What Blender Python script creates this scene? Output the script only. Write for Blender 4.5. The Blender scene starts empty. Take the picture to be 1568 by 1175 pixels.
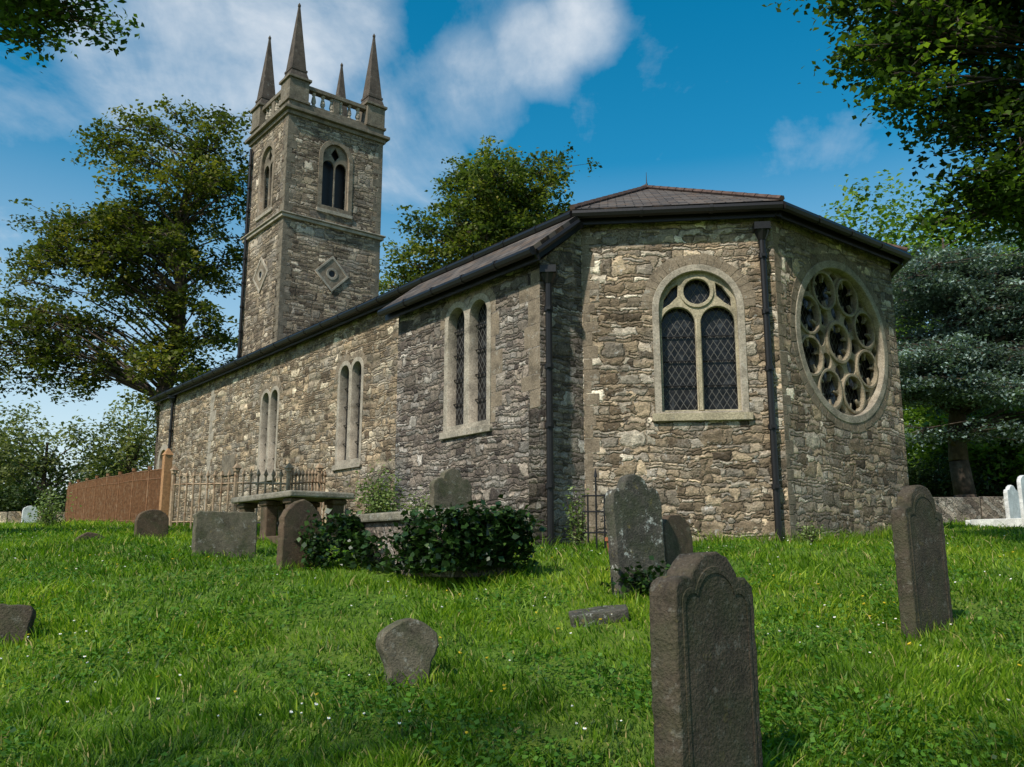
import bpy, math, random
import numpy as np
from mathutils import Vector, Matrix
random.seed(7); rng=np.random.default_rng(11)
R=math.radians
scene=bpy.context.scene
scene.view_settings.view_transform='Standard'; scene.view_settings.look='None'; scene.view_settings.exposure=0
COL=scene.collection

# ------------------------------------------------------------------ node helpers
class NT:
    def __init__(s,tree): s.t=tree; s.n=tree.nodes; s.l=tree.links
    def new(s,typ,**kw):
        n=s.n.new(typ)
        for k,v in kw.items(): setattr(n,k,v)
        return n
    def link(s,a,b): s.l.new(a,b)
    def math(s,op,a,b=None,c=None,clamp=False):
        n=s.n.new('ShaderNodeMath'); n.operation=op; n.use_clamp=clamp
        for i,x in enumerate((a,b,c)):
            if x is None: continue
            if hasattr(x,'is_linked'): s.l.new(x,n.inputs[i])
            else: n.inputs[i].default_value=x
        return n.outputs[0]
    def ramp(s,fac,stops,interp='LINEAR'):
        n=s.n.new('ShaderNodeValToRGB'); cr=n.color_ramp; cr.interpolation=interp
        while len(cr.elements)<len(stops): cr.elements.new(0.5)
        for e,(p,c) in zip(cr.elements,stops):
            e.position=p
            if isinstance(c,(int,float)): c=(c,c,c)
            e.color=(c[0],c[1],c[2],1)
        s.l.new(fac,n.inputs[0]); return n.outputs[0]
    def mix(s,fac,a,b,mode='MIX'):
        n=s.n.new('ShaderNodeMix'); n.data_type='RGBA'; n.blend_type=mode; n.clamp_factor=True
        for sock,x in ((n.inputs[0],fac),(n.inputs[6],a),(n.inputs[7],b)):
            if hasattr(x,'is_linked'): s.l.new(x,sock)
            elif isinstance(x,(int,float)): sock.default_value=x
            else: sock.default_value=(x[0],x[1],x[2],1)
        return n.outputs[2]
    def noise(s,vec,scale,detail=4,rough=.55,dist=0,out='Fac'):
        n=s.n.new('ShaderNodeTexNoise'); n.inputs['Scale'].default_value=scale
        n.inputs['Detail'].default_value=detail; n.inputs['Roughness'].default_value=rough; n.inputs['Distortion'].default_value=dist
        if vec is not None: s.l.new(vec,n.inputs['Vector'])
        return n.outputs[out]
    def mapping(s,vec,scale=(1,1,1),loc=(0,0,0),rot=(0,0,0)):
        n=s.n.new('ShaderNodeMapping'); n.inputs['Scale'].default_value=scale; n.inputs['Location'].default_value=loc; n.inputs['Rotation'].default_value=rot
        s.l.new(vec,n.inputs['Vector']); return n.outputs[0]
    def bump(s,h,strength=.5,dist=.02,normal=None):
        n=s.n.new('ShaderNodeBump'); n.inputs['Strength'].default_value=strength; n.inputs['Distance'].default_value=dist
        s.l.new(h,n.inputs['Height'])
        return n.outputs[0]

def newmat(name):
    m=bpy.data.materials.new(name); m.use_nodes=True
    t=NT(m.node_tree); bsdf=t.n['Principled BSDF']
    bsdf.inputs['Specular IOR Level'].default_value=.3
    return m,t,bsdf

def mat_rubble(name,pal,mortar,size=(.30,.115),seed=0,stain=.5,patch=None,gain=1.0,lich=.7,lth=.60):
    m,t,b=newmat(name)
    co=t.new('ShaderNodeTexCoord').outputs['Object']
    def warp(vec,scale,amp):
        c=t.noise(co,scale,2,out='Color')
        s1=t.new('ShaderNodeVectorMath',operation='SUBTRACT'); t.link(c,s1.inputs[0]); s1.inputs[1].default_value=(.5,.5,.5)
        s2=t.new('ShaderNodeVectorMath',operation='SCALE'); s2.inputs['Scale'].default_value=amp; t.link(s1.outputs[0],s2.inputs[0])
        a=t.new('ShaderNodeVectorMath',operation='ADD'); t.link(vec,a.inputs[0]); t.link(s2.outputs[0],a.inputs[1]); return a.outputs[0]
    v=warp(warp(warp(co,1.1,.20),5.0,.13),20,.04)
    sp=t.new('ShaderNodeSeparateXYZ'); t.link(v,sp.inputs[0])
    x=t.math('ADD',sp.outputs[0],sp.outputs[2]); y=sp.outputs[1]
    def coursed(w,h,off):
        q=t.math('DIVIDE',y,h)
        q=t.math('ADD',q,t.math('MULTIPLY',t.math('SINE',t.math('MULTIPLY_ADD',q,2.1,off*5)),.36))
        row=t.math('FLOOR',q); fy=t.math('FRACT',q); dy=t.math('SUBTRACT',.5,t.math('ABSOLUTE',t.math('SUBTRACT',fy,.5)))
        rw=t.math('MULTIPLY_ADD',t.math('SINE',t.math('MULTIPLY',row,12.9+off)),.28,1.0)
        xr=t.math('ADD',t.math('MULTIPLY',t.math('DIVIDE',x,w),rw),t.math('MULTIPLY',row,17.31))
        e=t.new('ShaderNodeTexVoronoi',voronoi_dimensions='1D',feature='DISTANCE_TO_EDGE'); e.inputs['Scale'].default_value=1; e.inputs['Randomness'].default_value=.9; t.link(xr,e.inputs['W'])
        c=t.new('ShaderNodeTexVoronoi',voronoi_dimensions='1D',feature='F1'); c.inputs['Scale'].default_value=1; c.inputs['Randomness'].default_value=.9; t.link(xr,c.inputs['W'])
        ed=t.math('SMOOTH_MIN',t.math('MULTIPLY',e.outputs['Distance'],w/h),dy,.18)
        return ed,c.outputs['Color']
    e1,c1=coursed(size[0],size[1],.3+seed)
    e2,c2=coursed(size[0]*1.4,size[1]*1.85,1.7+seed)
    sel=t.ramp(t.noise(co,1.7,3),[(.51,0),(.52,1)])
    edge=t.mix(sel,e1,e2); col=t.mix(sel,c1,c2)
    sep=t.new('ShaderNodeSeparateColor'); t.link(col,sep.inputs[0])
    stone=t.ramp(sep.outputs[0],pal)
    fine=t.noise(co,30,5,.72); mid=t.noise(co,9,4,.65)
    stone=t.mix(1,stone,t.ramp(fine,[(.25,.40*gain),(.75,1.6*gain)]),'MULTIPLY')
    stone=t.mix(1,stone,t.ramp(mid,[(.3,.55),(.7,1.45)]),'MULTIPLY')
    br=t.ramp(sep.outputs[1],[(0,.55),(.5,.95),(.9,1.35),(1,1.9)])
    stone=t.mix(1,stone,br,'MULTIPLY')
    # joints: in places smeared with mortar, in places open
    mw=t.ramp(t.noise(co,1.3,4,.6),[(.35,.05),(.65,.24)])
    mm=t.math('SUBTRACT',1.0,t.math('DIVIDE',edge,mw,clamp=True),clamp=True)
    mort=t.mix(1,mortar,t.ramp(t.noise(co,3.2,5,.65),[(.40,.30),(.60,1.9)]),'MULTIPLY')
    c=t.mix(t.math('MULTIPLY',mm,.85),stone,mort)
    st=t.ramp(t.noise(co,.6,5,.6),[(.3,1-stain),(.5,.95),(.7,1.3)])
    c=t.mix(1,c,st,'MULTIPLY')
    li=t.ramp(t.noise(co,4.3,8,.8),[(lth,0),(lth+.06,lich)])
    c=t.mix(li,c,(.56,.53,.47))
    # broad pale lime bloom
    lb=t.math('MULTIPLY',t.ramp(t.noise(t.mapping(co,loc=(7,2,1)),.9,4,.6),[(.52,0),(.68,.5)]),t.ramp(fine,[(.4,.1),(.6,1)]))
    c=t.mix(lb,c,(.50,.46,.39))
    if patch:
        dp=t.ramp(t.noise(t.mapping(co,(1.2,.25,1)),1.3,5,.6),[(.54,0),(.70,.5)])
        c=t.mix(dp,c,patch)
    t.link(c,b.inputs['Base Color']); b.inputs['Roughness'].default_value=.92
    h=t.math('ADD',t.ramp(edge,[(0,0),(.16,.7),(.5,1)]),t.math('MULTIPLY',fine,.7))
    h=t.math('ADD',h,t.math('MULTIPLY',sep.outputs[2],.7)); h=t.math('ADD',h,t.math('MULTIPLY',mid,.7))
    t.link(t.bump(h,1.0,.05),b.inputs['Normal'])
    return m

def mat_dressed(name,base,dark=.5,lichen=.35,scale=1,bump=.4,moss=0,lc=(.52,.52,.46)):
    m,t,b=newmat(name)
    co=t.new('ShaderNodeTexCoord').outputs['Object']
    n1=t.noise(co,3*scale,5,.65); n2=t.noise(co,40*scale,4,.6)
    c=t.mix(1,base,t.ramp(n1,[(.3,dark),(.5,1),(.75,1.35)]),'MULTIPLY')
    c=t.mix(1,c,t.ramp(n2,[(.3,.6),(.7,1.35)]),'MULTIPLY')
    if lichen>0:
        l=t.ramp(t.noise(t.mapping(co,loc=(3,1,8)),7*scale,7,.75),[(.57,0),(.64,lichen)])
        c=t.mix(l,c,lc)
        l2=t.ramp(t.noise(t.mapping(co,loc=(9,4,2)),6*scale,6,.7),[(.60,0),(.68,lichen*.7)])
        c=t.mix(l2,c,(.24,.19,.06))
    if moss>0:
        l3=t.ramp(t.noise(t.mapping(co,loc=(1,4,12)),2.2*scale,6,.7),[(.45,0),(.62,moss)])
        c=t.mix(l3,c,(.035,.05,.015))
    t.link(c,b.inputs['Base Color']); b.inputs['Roughness'].default_value=.9
    h=t.math('ADD',t.math('MULTIPLY',n1,1.0),t.math('MULTIPLY',n2,.5))
    t.link(t.bump(h,bump,.04/scale),b.inputs['Normal'])
    return m

def mat_simple(name,base,rough=.6,metal=0,var=.3,scale=20,second=None,thr=.5,bump=.15):
    m,t,b=newmat(name)
    co=t.new('ShaderNodeTexCoord').outputs['Object']
    n=t.noise(co,scale,4,.6)
    c=t.mix(1,base,t.ramp(n,[(.3,1-var),(.7,1+var)]),'MULTIPLY')
    if second:
        c=t.mix(t.ramp(t.noise(co,scale*.4,5,.7),[(thr,0),(thr+.12,1)]),c,second)
    t.link(c,b.inputs['Base Color']); b.inputs['Roughness'].default_value=rough; b.inputs['Metallic'].default_value=metal
    t.link(t.bump(n,bump,.01),b.inputs['Normal'])
    return m

def mat_leaf(name,stops,trans=.35,rough=.55):
    m=bpy.data.materials.new(name); m.use_nodes=True; t=NT(m.node_tree); b=t.n['Principled BSDF']; out=t.n['Material Output']
    a=t.new('ShaderNodeAttribute',attribute_name='tint')
    c=t.ramp(a.outputs['Fac'],stops)
    t.link(c,b.inputs['Base Color']); b.inputs['Roughness'].default_value=rough; b.inputs['Specular IOR Level'].default_value=.3
    tr=t.new('ShaderNodeBsdfTranslucent')
    c2=t.mix(1,c,(1.25,1.35,.6),'MULTIPLY'); t.link(c2,tr.inputs[0])
    mx=t.new('ShaderNodeMixShader'); mx.inputs[0].default_value=trans
    t.link(b.outputs[0],mx.inputs[1]); t.link(tr.outputs[0],mx.inputs[2]); t.link(mx.outputs[0],out.inputs[0])
    return m

# ------------------------------------------------------------------ materials
M={}
M['nave']=mat_rubble('rubble_nave',[(0,(.13,.09,.055)),(.25,(.27,.20,.125)),(.5,(.37,.275,.17)),(.75,(.31,.26,.195)),(1,(.50,.41,.28))],(.24,.19,.125),(.25,.085),1,.35,None,.95,.6)
M['block']=mat_rubble('rubble_vestry',[(0,(.085,.066,.055)),(.3,(.20,.158,.125)),(.6,(.29,.235,.18)),(.85,(.25,.222,.19)),(1,(.42,.37,.31))],(.16,.13,.10),(.21,.07),2,.45,(.08,.07,.06),.95,.5,.61)
M['apse']=mat_rubble('rubble_apse',[(0,(.13,.095,.06)),(.25,(.28,.21,.135)),(.55,(.41,.315,.205)),(.8,(.32,.27,.21)),(1,(.58,.50,.38))],(.21,.16,.105),(.27,.088),3,.45,(.12,.09,.07),1,.9,.585)
M['tower']=mat_rubble('rubble_tower',[(0,(.11,.08,.055)),(.3,(.235,.18,.12)),(.6,(.34,.265,.175)),(.85,(.27,.225,.175)),(1,(.44,.36,.26))],(.17,.13,.085),(.32,.11),4,.45,(.10,.078,.06),1,.35,.62)
M['dress']=mat_dressed('dressed_limestone',(.33,.285,.22),.5,.25)
M['dress_dark']=mat_dressed('weathered_limestone',(.17,.14,.10),.5,.25)
M['ashlar']=mat_dressed('brown_ashlar',(.21,.165,.115),.45,.3)
M['pinn']=mat_dressed('pinnacle_stone',(.085,.066,.05),.5,.15)
M['sand']=mat_dressed('sandstone_sill',(.35,.30,.20),.55,.2)
M['trac']=mat_dressed('rose_tracery_stone',(.27,.225,.155),.5,.3)
M['head']=mat_dressed('headstone_stone',(.13,.11,.075),.45,.5,2.0,.8,.55,(.38,.37,.31))
M['head_dark']=mat_dressed('dark_headstone_stone',(.068,.052,.035),.42,.4,1.5,.9,.35,(.22,.21,.175))
M['head_brown']=mat_dressed('brown_headstone_stone',(.105,.07,.043),.45,.3,2.0,.8,.4,(.32,.28,.2))
M['head_lichen']=mat_dressed('lichen_headstone_stone',(.085,.075,.06),.4,.95,1.3,.8,.5)
M['slab']=mat_dressed('tomb_slab_stone',(.25,.22,.17),.5,.5,1.5,.6,.3)
M['white']=mat_dressed('white_marble',(.68,.68,.66),.8,.0,2,.1)
M['black']=mat_simple('black_iron_paint',(.012,.011,.011),.42,0,.2,30)
M['rust']=mat_simple('rusted_iron',(.17,.078,.034),.85,0,.4,14,(.24,.14,.075),.52)
M['rail']=mat_simple('weathered_railing_iron',(.34,.24,.15),.8,0,.35,14,(.17,.09,.045),.52)
M['terracotta']=mat_simple('terracotta',(.40,.13,.06),.8)
M['louvre']=mat_simple('louvre_slate',(.17,.16,.145),.7)
M['bark']=mat_simple('bark',(.075,.055,.04),.95,0,.45,6,(.11,.095,.075),.55,.8)
M['wood_orange']=mat_simple('orange_door',(.42,.20,.07),.7)

m,t,b=newmat('roof_slate'); co=t.new('ShaderNodeTexCoord').outputs['Object']
br=t.new('ShaderNodeTexBrick'); br.inputs['Scale'].default_value=1; br.inputs['Brick Width'].default_value=.3; br.inputs['Row Height'].default_value=.2; br.inputs['Mortar Size'].default_value=.010
br.inputs['Color1'].default_value=(.060,.053,.050,1); br.inputs['Color2'].default_value=(.14,.12,.105,1); br.inputs['Mortar'].default_value=(.015,.015,.015,1); t.link(co,br.inputs['Vector'])
c=t.mix(t.ramp(t.noise(co,2.5,6,.7),[(.50,0),(.64,.6)]),br.outputs['Color'],(.15,.095,.06))
t.link(c,b.inputs['Base Color']); b.inputs['Roughness'].default_value=.95; b.inputs['Specular IOR Level'].default_value=.1
t.link(t.bump(br.outputs['Fac'],.6,-.03),b.inputs['Normal']); M['slate']=m
M['ridge']=mat_simple('ridge_tile',(.10,.062,.048),.9,0,.4,8)

m,t,b=newmat('leaded_glass'); co=t.new('ShaderNodeTexCoord').outputs['Object']
sx=t.new('ShaderNodeSeparateXYZ'); t.link(co,sx.inputs[0])
def lat(sign):
    u=t.math('ADD',sx.outputs[0],t.math('MULTIPLY',sx.outputs[1],.62*sign))
    f=t.math('FRACT',t.math('MULTIPLY',u,8.5)); d=t.math('ABSOLUTE',t.math('SUBTRACT',f,.5)); return t.math('GREATER_THAN',d,.44)
g=t.math('MAXIMUM',lat(1),lat(-1))
pane=t.ramp(t.noise(co,7,2),[(.35,(.006,.006,.006)),(.6,(.015,.015,.016)),(.75,(.045,.048,.05))])
t.link(t.mix(g,pane,(.085,.082,.074)),b.inputs['Base Color'])
t.link(t.math('ADD',t.math('MULTIPLY',g,.4),.25),b.inputs['Roughness']); b.inputs['Specular IOR Level'].default_value=.25
t.link(t.bump(t.math('ADD',g,t.math('MULTIPLY',t.noise(co,6,2),1.2)),.5,.015),b.inputs['Normal']); M['glass']=m

M['oak']=mat_leaf('leaf_sycamore',[(0,(.030,.044,.008)),(.35,(.075,.098,.016)),(.7,(.15,.165,.026)),(1,(.30,.25,.05))],.42)
M['mid']=mat_leaf('leaf_ash',[(0,(.035,.06,.014)),(.4,(.09,.125,.025)),(.75,(.18,.21,.04)),(1,(.36,.34,.06))],.45)
M['near']=mat_leaf('leaf_maple',[(0,(.018,.036,.008)),(.4,(.045,.085,.013)),(.75,(.10,.17,.022)),(1,(.22,.32,.04))],.5)
M['bgl']=mat_leaf('leaf_distant',[(0,(.06,.08,.03)),(.5,(.17,.20,.07)),(1,(.34,.36,.15))],.4)
M['bgr']=mat_leaf('leaf_lime_green',[(0,(.05,.10,.018)),(.5,(.15,.25,.035)),(1,(.30,.42,.07))],.45)
M['cedar']=mat_leaf('needle_blue_cedar',[(0,(.040,.062,.052)),(.35,(.11,.155,.13)),(.7,(.23,.31,.27)),(1,(.44,.54,.49))],.2)
M['ivy']=mat_leaf('leaf_ivy',[(0,(.008,.020,.006)),(.5,(.024,.055,.012)),(1,(.085,.16,.03))],.15,.35)
M['shrub']=mat_leaf('leaf_shrub',[(0,(.06,.10,.02)),(.5,(.18,.25,.07)),(1,(.38,.44,.2))],.3)
M['hedge']=mat_leaf('leaf_hedge',[(0,(.02,.035,.01)),(.5,(.045,.075,.02)),(1,(.11,.15,.035))],.25)
M['grass']=mat_leaf('grass_blade',[(0,(.028,.075,.006)),(.35,(.10,.205,.010)),(.68,(.22,.35,.018)),(.92,(.40,.48,.04)),(1,(.48,.40,.15))],.45,.5)
M['clover']=mat_leaf('leaf_clover',[(0,(.022,.07,.008)),(.5,(.065,.17,.014)),(1,(.16,.32,.03))],.35)

m,t,b=newmat('turf'); co=t.new('ShaderNodeTexCoord').outputs['Object']
n1=t.noise(co,.35,5,.6); n2=t.noise(co,9,6,.7)
c=t.ramp(n2,[(.25,(.03,.06,.006)),(.5,(.08,.15,.010)),(.75,(.15,.25,.018))])
c=t.mix(t.ramp(n1,[(.4,0),(.65,.5)]),c,(.14,.16,.02))
t.link(c,b.inputs['Base Color']); b.inputs['Roughness'].default_value=1; t.link(t.bump(n2,.8,.06),b.inputs['Normal']); M['turf']=m

# ------------------------------------------------------------------ terrain
KY=[-400,-10,0,2,4.6,6.5,7.5,9,10,11.5,14,16.5,20,30,45,80,900]
KZ=[-1.9,-1.75,-1.6,-1.45,-1.17,-.86,-.66,-.37,-.21,-.03,.15,.36,.6,1.06,1.4,1.6,1.6]
def gz(x,y):
    x=np.asarray(x,float); y=np.asarray(y,float)
    z=(np.interp(y-.5,KY,KZ)+np.interp(y,KY,KZ)*2+np.interp(y+.5,KY,KZ))/4
    lump=.04*np.sin(x*1.3+y*.7)+.035*np.sin(x*.6-y*1.1+1)+.025*np.sin(x*2.7+1.3)*np.sin(y*2.3)
    return z+lump*np.clip((40-np.abs(y))/40,0,1)*np.clip(1-np.maximum(0,np.abs(x)-30)/30,0,1)
def axis(lo,hi,nlo,nhi,step):
    mid=np.arange(nlo,nhi+1e-6,step)
    a=[nlo]; s=step
    while a[-1]>lo: s*=1.35; a.append(a[-1]-s)
    b=[nhi]; s=step
    while b[-1]<hi: s*=1.35; b.append(b[-1]+s)
    return np.array(sorted(a[1:])+list(mid)+b[1:])
xs=axis(-700,700,-20,20,.25); ys=axis(-300,900,-3,34,.25)
X,Y=np.meshgrid(xs,ys); Z=gz(X,Y)
V=np.stack([X,Y,Z],-1).reshape(-1,3); nx=len(xs); ny=len(ys)
i=np.arange((ny-1)*(nx-1)); r_=i//(nx-1); c_=i%(nx-1); a=r_*nx+c_
F=np.stack([a,a+1,a+1+nx,a+nx],-1)
def npmesh(name,V,F,mat,tint=None,parent=None,smooth=False):
    me=bpy.data.meshes.new(name); k=F.shape[1]
    me.vertices.add(len(V)); me.vertices.foreach_set('co',np.ascontiguousarray(V,dtype=np.float32).ravel())
    me.loops.add(F.size); me.loops.foreach_set('vertex_index',np.ascontiguousarray(F,dtype=np.int32).ravel())
    me.polygons.add(len(F)); me.polygons.foreach_set('loop_start',np.arange(0,F.size,k,dtype=np.int32))
    try: me.polygons.foreach_set('loop_total',np.full(len(F),k,dtype=np.int32))
    except Exception: pass
    if tint is not None:
        at=me.attributes.new('tint','FLOAT','POINT'); at.data.foreach_set('value',np.clip(tint,0,1).astype(np.float32))
    me.update(calc_edges=True)
    if smooth: me.polygons.foreach_set('use_smooth',np.ones(len(F),dtype=bool))
    me.materials.append(mat)
    o=bpy.data.objects.new(name,me); COL.objects.link(o)
    if parent: o.parent=parent
    return o
npmesh('ground',V,F,M['turf'],smooth=True)

# ------------------------------------------------------------------ mesh builder
class MB:
    def __init__(s): s.v=[]; s.f=[]
    def box(s,c,size,rz=0,mat=None):
        b=len(s.v); hx,hy,hz=[q/2 for q in size]; cs,sn=math.cos(rz),math.sin(rz)
        for dx,dy,dz in ((-1,-1,-1),(1,-1,-1),(1,1,-1),(-1,1,-1),(-1,-1,1),(1,-1,1),(1,1,1),(-1,1,1)):
            x,y,z=dx*hx,dy*hy,dz*hz
            p=Vector((x,y,z))
            if mat is not None: p=mat@p; s.v.append((c[0]+p.x,c[1]+p.y,c[2]+p.z))
            else: s.v.append((c[0]+x*cs-y*sn,c[1]+x*sn+y*cs,c[2]+z))
        for q in ((0,3,2,1),(4,5,6,7),(0,1,5,4),(1,2,6,5),(2,3,7,6),(3,0,4,7)): s.f.append(tuple(b+k for k in q))
    def bb(s,x0,x1,y0,y1,z0,z1): s.box(((x0+x1)/2,(y0+y1)/2,(z0+z1)/2),(x1-x0,y1-y0,z1-z0))
    def prism(s,p0,p1,r0,r1,n=6,rot=0):
        p0=Vector(p0); p1=Vector(p1); d=(p1-p0)
        if d.length<1e-6: return
        d.normalize(); up=Vector((0,0,1)) if abs(d.z)<.9 else Vector((1,0,0))
        u=d.cross(up).normalized(); w=d.cross(u)
        b=len(s.v)
        for p,r in ((p0,r0),(p1,r1)):
            for k in range(n):
                a=2*math.pi*k/n+rot; q=p+u*math.cos(a)*r+w*math.sin(a)*r; s.v.append(tuple(q))
        for k in range(n): s.f.append((b+k,b+(k+1)%n,b+n+(k+1)%n,b+n+k))
        s.f.append(tuple(b+k for k in reversed(range(n)))); s.f.append(tuple(b+n+k for k in range(n)))
    def build(s,name,mat,parent=None,smooth=False,bevel=0):
        me=bpy.data.meshes.new(name); me.from_pydata(s.v,[],s.f); me.update(); me.materials.append(mat)
        if smooth:
            for p in me.polygons: p.use_smooth=True
        o=bpy.data.objects.new(name,me); COL.objects.link(o)
        if parent: o.parent=parent
        if bevel:
            md=o.modifiers.new('bevel','BEVEL'); md.width=bevel; md.segments=2
        return o
def empty(name,loc=(0,0,0),rz=0,parent=None):
    o=bpy.data.objects.new(name,None); o.location=loc; o.rotation_euler=(0,0,rz); COL.objects.link(o)
    if parent: o.parent=parent
    return o
def poly_mesh(name,loops,thick,mat,off=0,bevel=0):
    cu=bpy.data.curves.new(name,'CURVE'); cu.dimensions='2D'; cu.fill_mode='BOTH'; cu.extrude=thick/2
    if bevel: cu.bevel_depth=bevel; cu.bevel_resolution=1; cu.extrude=max(thick/2-bevel,.001)
    for pts in loops:
        sp=cu.splines.new('POLY'); sp.points.add(len(pts)-1)
        for k,(x,y) in enumerate(pts): sp.points[k].co=(x,y,0,1)
        sp.use_cyclic_u=True
    ob=bpy.data.objects.new(name+'_c',cu); COL.objects.link(ob)
    bpy.context.view_layer.update()
    me=bpy.data.meshes.new_from_object(ob.evaluated_get(bpy.context.evaluated_depsgraph_get()))
    bpy.data.objects.remove(ob); bpy.data.curves.remove(cu)
    me.name=name; me.transform(Matrix.Translation((0,0,-thick/2+off)))
    me.materials.clear(); me.materials.append(mat)
    o=bpy.data.objects.new(name,me); COL.objects.link(o); return o
def panel(name,loops,thick,p0,p1,mat,parent,off=0,bevel=0):
    o=poly_mesh(name,loops,thick,mat,off,bevel)
    d=Vector((p1[0]-p0[0],p1[1]-p0[1])).normalized()
    mt=Matrix(((d.x,0,d.y,p0[0]),(d.y,0,-d.x,p0[1]),(0,1,0,0),(0,0,0,1)))
    o.parent=parent; o.matrix_local=mt; return o
def rect(x0,x1,y0,y1): return [(x0,y0),(x1,y0),(x1,y1),(x0,y1)]
def arch(cx,z0,hw,zs,rise=1.0,n=16):
    p=[(cx-hw,z0),(cx+hw,z0)]
    for k in range(n+1):
        a=math.pi*k/n; p.append((cx+hw*math.cos(a),zs+hw*rise*math.sin(a)))
    return p
def twin(cx,z0,d,Rr,zs,n=10):
    p=[(cx-d-Rr,z0),(cx+d+Rr,z0)]
    am=math.acos(-d/Rr)
    for k in range(n+1):
        a=am*k/n; p.append((cx+d+Rr*math.cos(a),zs+Rr*math.sin(a)))
    for k in range(1,n+1):
        a=(math.pi-am)+am*k/n; p.append((cx-d+Rr*math.cos(a),zs+Rr*math.sin(a)))
    return p
def circ(cx,cz,r,n=28): return [(cx+r*math.cos(2*math.pi*k/n),cz+r*math.sin(2*math.pi*k/n)) for k in range(n)]

# ------------------------------------------------------------------ CHURCH  (local x = east, local y = north)
ANG=math.atan2(-.7826,.6225)
CH=empty('stone_church',(0,0,0),ANG)
def c2w(e,n): return (.6225*e+.7826*n, -.7826*e+.6225*n)
B=(-10.5,9.86); A=(-8.24,12.12); C=(-8.24,15.94); D=(-10.5,18.2)
WT=5.62; ZB=-.6
def pair_window(nm,cx,p0,p1,sill=2.12,top=4.62,d=.30,hw=.235,fr=.10):
    zs=top-fr-hw; W=d+hw+fr
    panel(nm+'_surround',[twin(cx,sill-.02,d,hw+fr,zs),arch(cx-d,sill+.07,hw,zs),arch(cx+d,sill+.07,hw,zs)],.24,p0,p1,M['dress'],CH,.010,.006)
    panel(nm+'_glass',[rect(cx-W+.02,cx+W-.02,sill,top)],.02,p0,p1,M['glass'],CH,-.19)
    panel(nm+'_sill',[rect(cx-W-.05,cx+W+.05,sill-.13,sill-.022)],.25,p0,p1,M['dress'],CH,.06,.008)
    for sd in(-1,1):
        panel(nm+'_saddle_bars',[rect(cx+sd*d-hw+.005,cx+sd*d+hw-.005,sill+.5+k*.45,sill+.515+k*.45) for k in range(4)],.02,p0,p1,M['black'],CH,-.13)
    L=[]
    for sd in(-1,1):
        for k in range(7):
            a0=math.pi*(k+.06)/8+ (0.2 if sd>0 else .55); a1=a0+math.pi/8*.86; r0,r1=hw+fr+.015,hw+fr+.17*random.uniform(.85,1.15)
            x=cx+sd*d
            if (x+r1*math.cos((a0+a1)/2)-cx)*sd<0.02: continue
            L.append([(x+r0*math.cos(a0),zs+r0*math.sin(a0)),(x+r1*math.cos(a0),zs+r1*math.sin(a0)),(x+r1*math.cos(a1),zs+r1*math.sin(a1)),(x+r0*math.cos(a1),zs+r0*math.sin(a1))])
    panel(nm+'_voussoirs',L,.06,p0,p1,M['ashlar'],CH,.006,.004)
    return twin(cx,sill-.01,d,hw+fr-.02,zs)
W0=(-33.3,9.86)
def sx_(e): return e-W0[0]
hole=[]
for tt,nm in((8.1,'nave_window_a'),(12.8,'nave_window_b')):
    hole.append(pair_window(nm,sx_(-10.5-tt),W0,B))
door=arch(sx_(-32.45),.6,.42,3.3)
L=B[0]-W0[0]
panel('nave_south_wall',[rect(0,L,ZB,WT)]+hole+[door],.35,W0,B,M['nave'],CH)
panel('west_door',[rect(sx_(-32.45)-.5,sx_(-32.45)+.5,.5,3.9)],.05,W0,B,M['wood_orange'],CH,-.2)
panel('west_door_surround',[arch(sx_(-32.45),.5,.6,3.3),arch(sx_(-32.45),.6,.41,3.3)],.2,W0,B,M['dress'],CH,.03,.006)
panel('wall_plaque',[rect(sx_(-26.1)-.5,sx_(-26.1)+.5,2.35,2.95)],.06,W0,B,M['dress_dark'],CH,.04,.01)
def quoins(nm,p0,p1,s,side,z0,z1,mat,off=.012,h=.30,wa=.42,wb=.24):
    L=[];k=0;z=z0
    while z<z1-.1:
        hh=h*random.uniform(.7,1.25); w=(wa if k%2 else wb)*random.uniform(.75,1.2)
        a,b=(s,s+w) if side>0 else (s-w,s)
        L.append([(a,z+.008),(b,z+.008+random.uniform(0,.012)),(b,min(z+hh,z1)-.008),(a,min(z+hh,z1)-.008-random.uniform(0,.012))]); z+=hh;k+=1
    panel(nm,L,.06,p0,p1,mat,CH,off,.008)
quoins('nave_pilaster_strip',W0,B,sx_(-28.0),1,.8,5.4,M['dress'],.006,.32,.42,.26)
E=(-10.5,8.93); G=(-14.9,8.93); BT=4.72
LB=E[0]-G[0]
bh=pair_window('vestry_window',LB-2.02,G,E,2.19,4.56,.335,.265,.105)
panel('vestry_south_wall',[rect(0,LB-.003,ZB,BT),bh],.3,G,E,M['block'],CH)
panel('vestry_east_wall',[[(0,ZB),(.93,ZB),(.93,5.5),(0,BT)]],.3,E,B,M['block'],CH)
panel('vestry_west_wall',[[(.0,ZB),(.90,ZB),(.90,BT),(0,5.4)]],.3,(-14.9,9.86),(-14.9,8.96),M['block'],CH)
quoins('vestry_quoins',G,E,LB-.01,-1,2.3,4.6,M['ashlar'],.003,.36,.5,.26)
quoins('vestry_window_blocks',G,E,LB-2.02+.72,1,2.2,4.3,M['ashlar'],.003,.36,.26,.14)
F1=math.hypot(A[0]-B[0],A[1]-B[1]); cx=1.92
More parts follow.
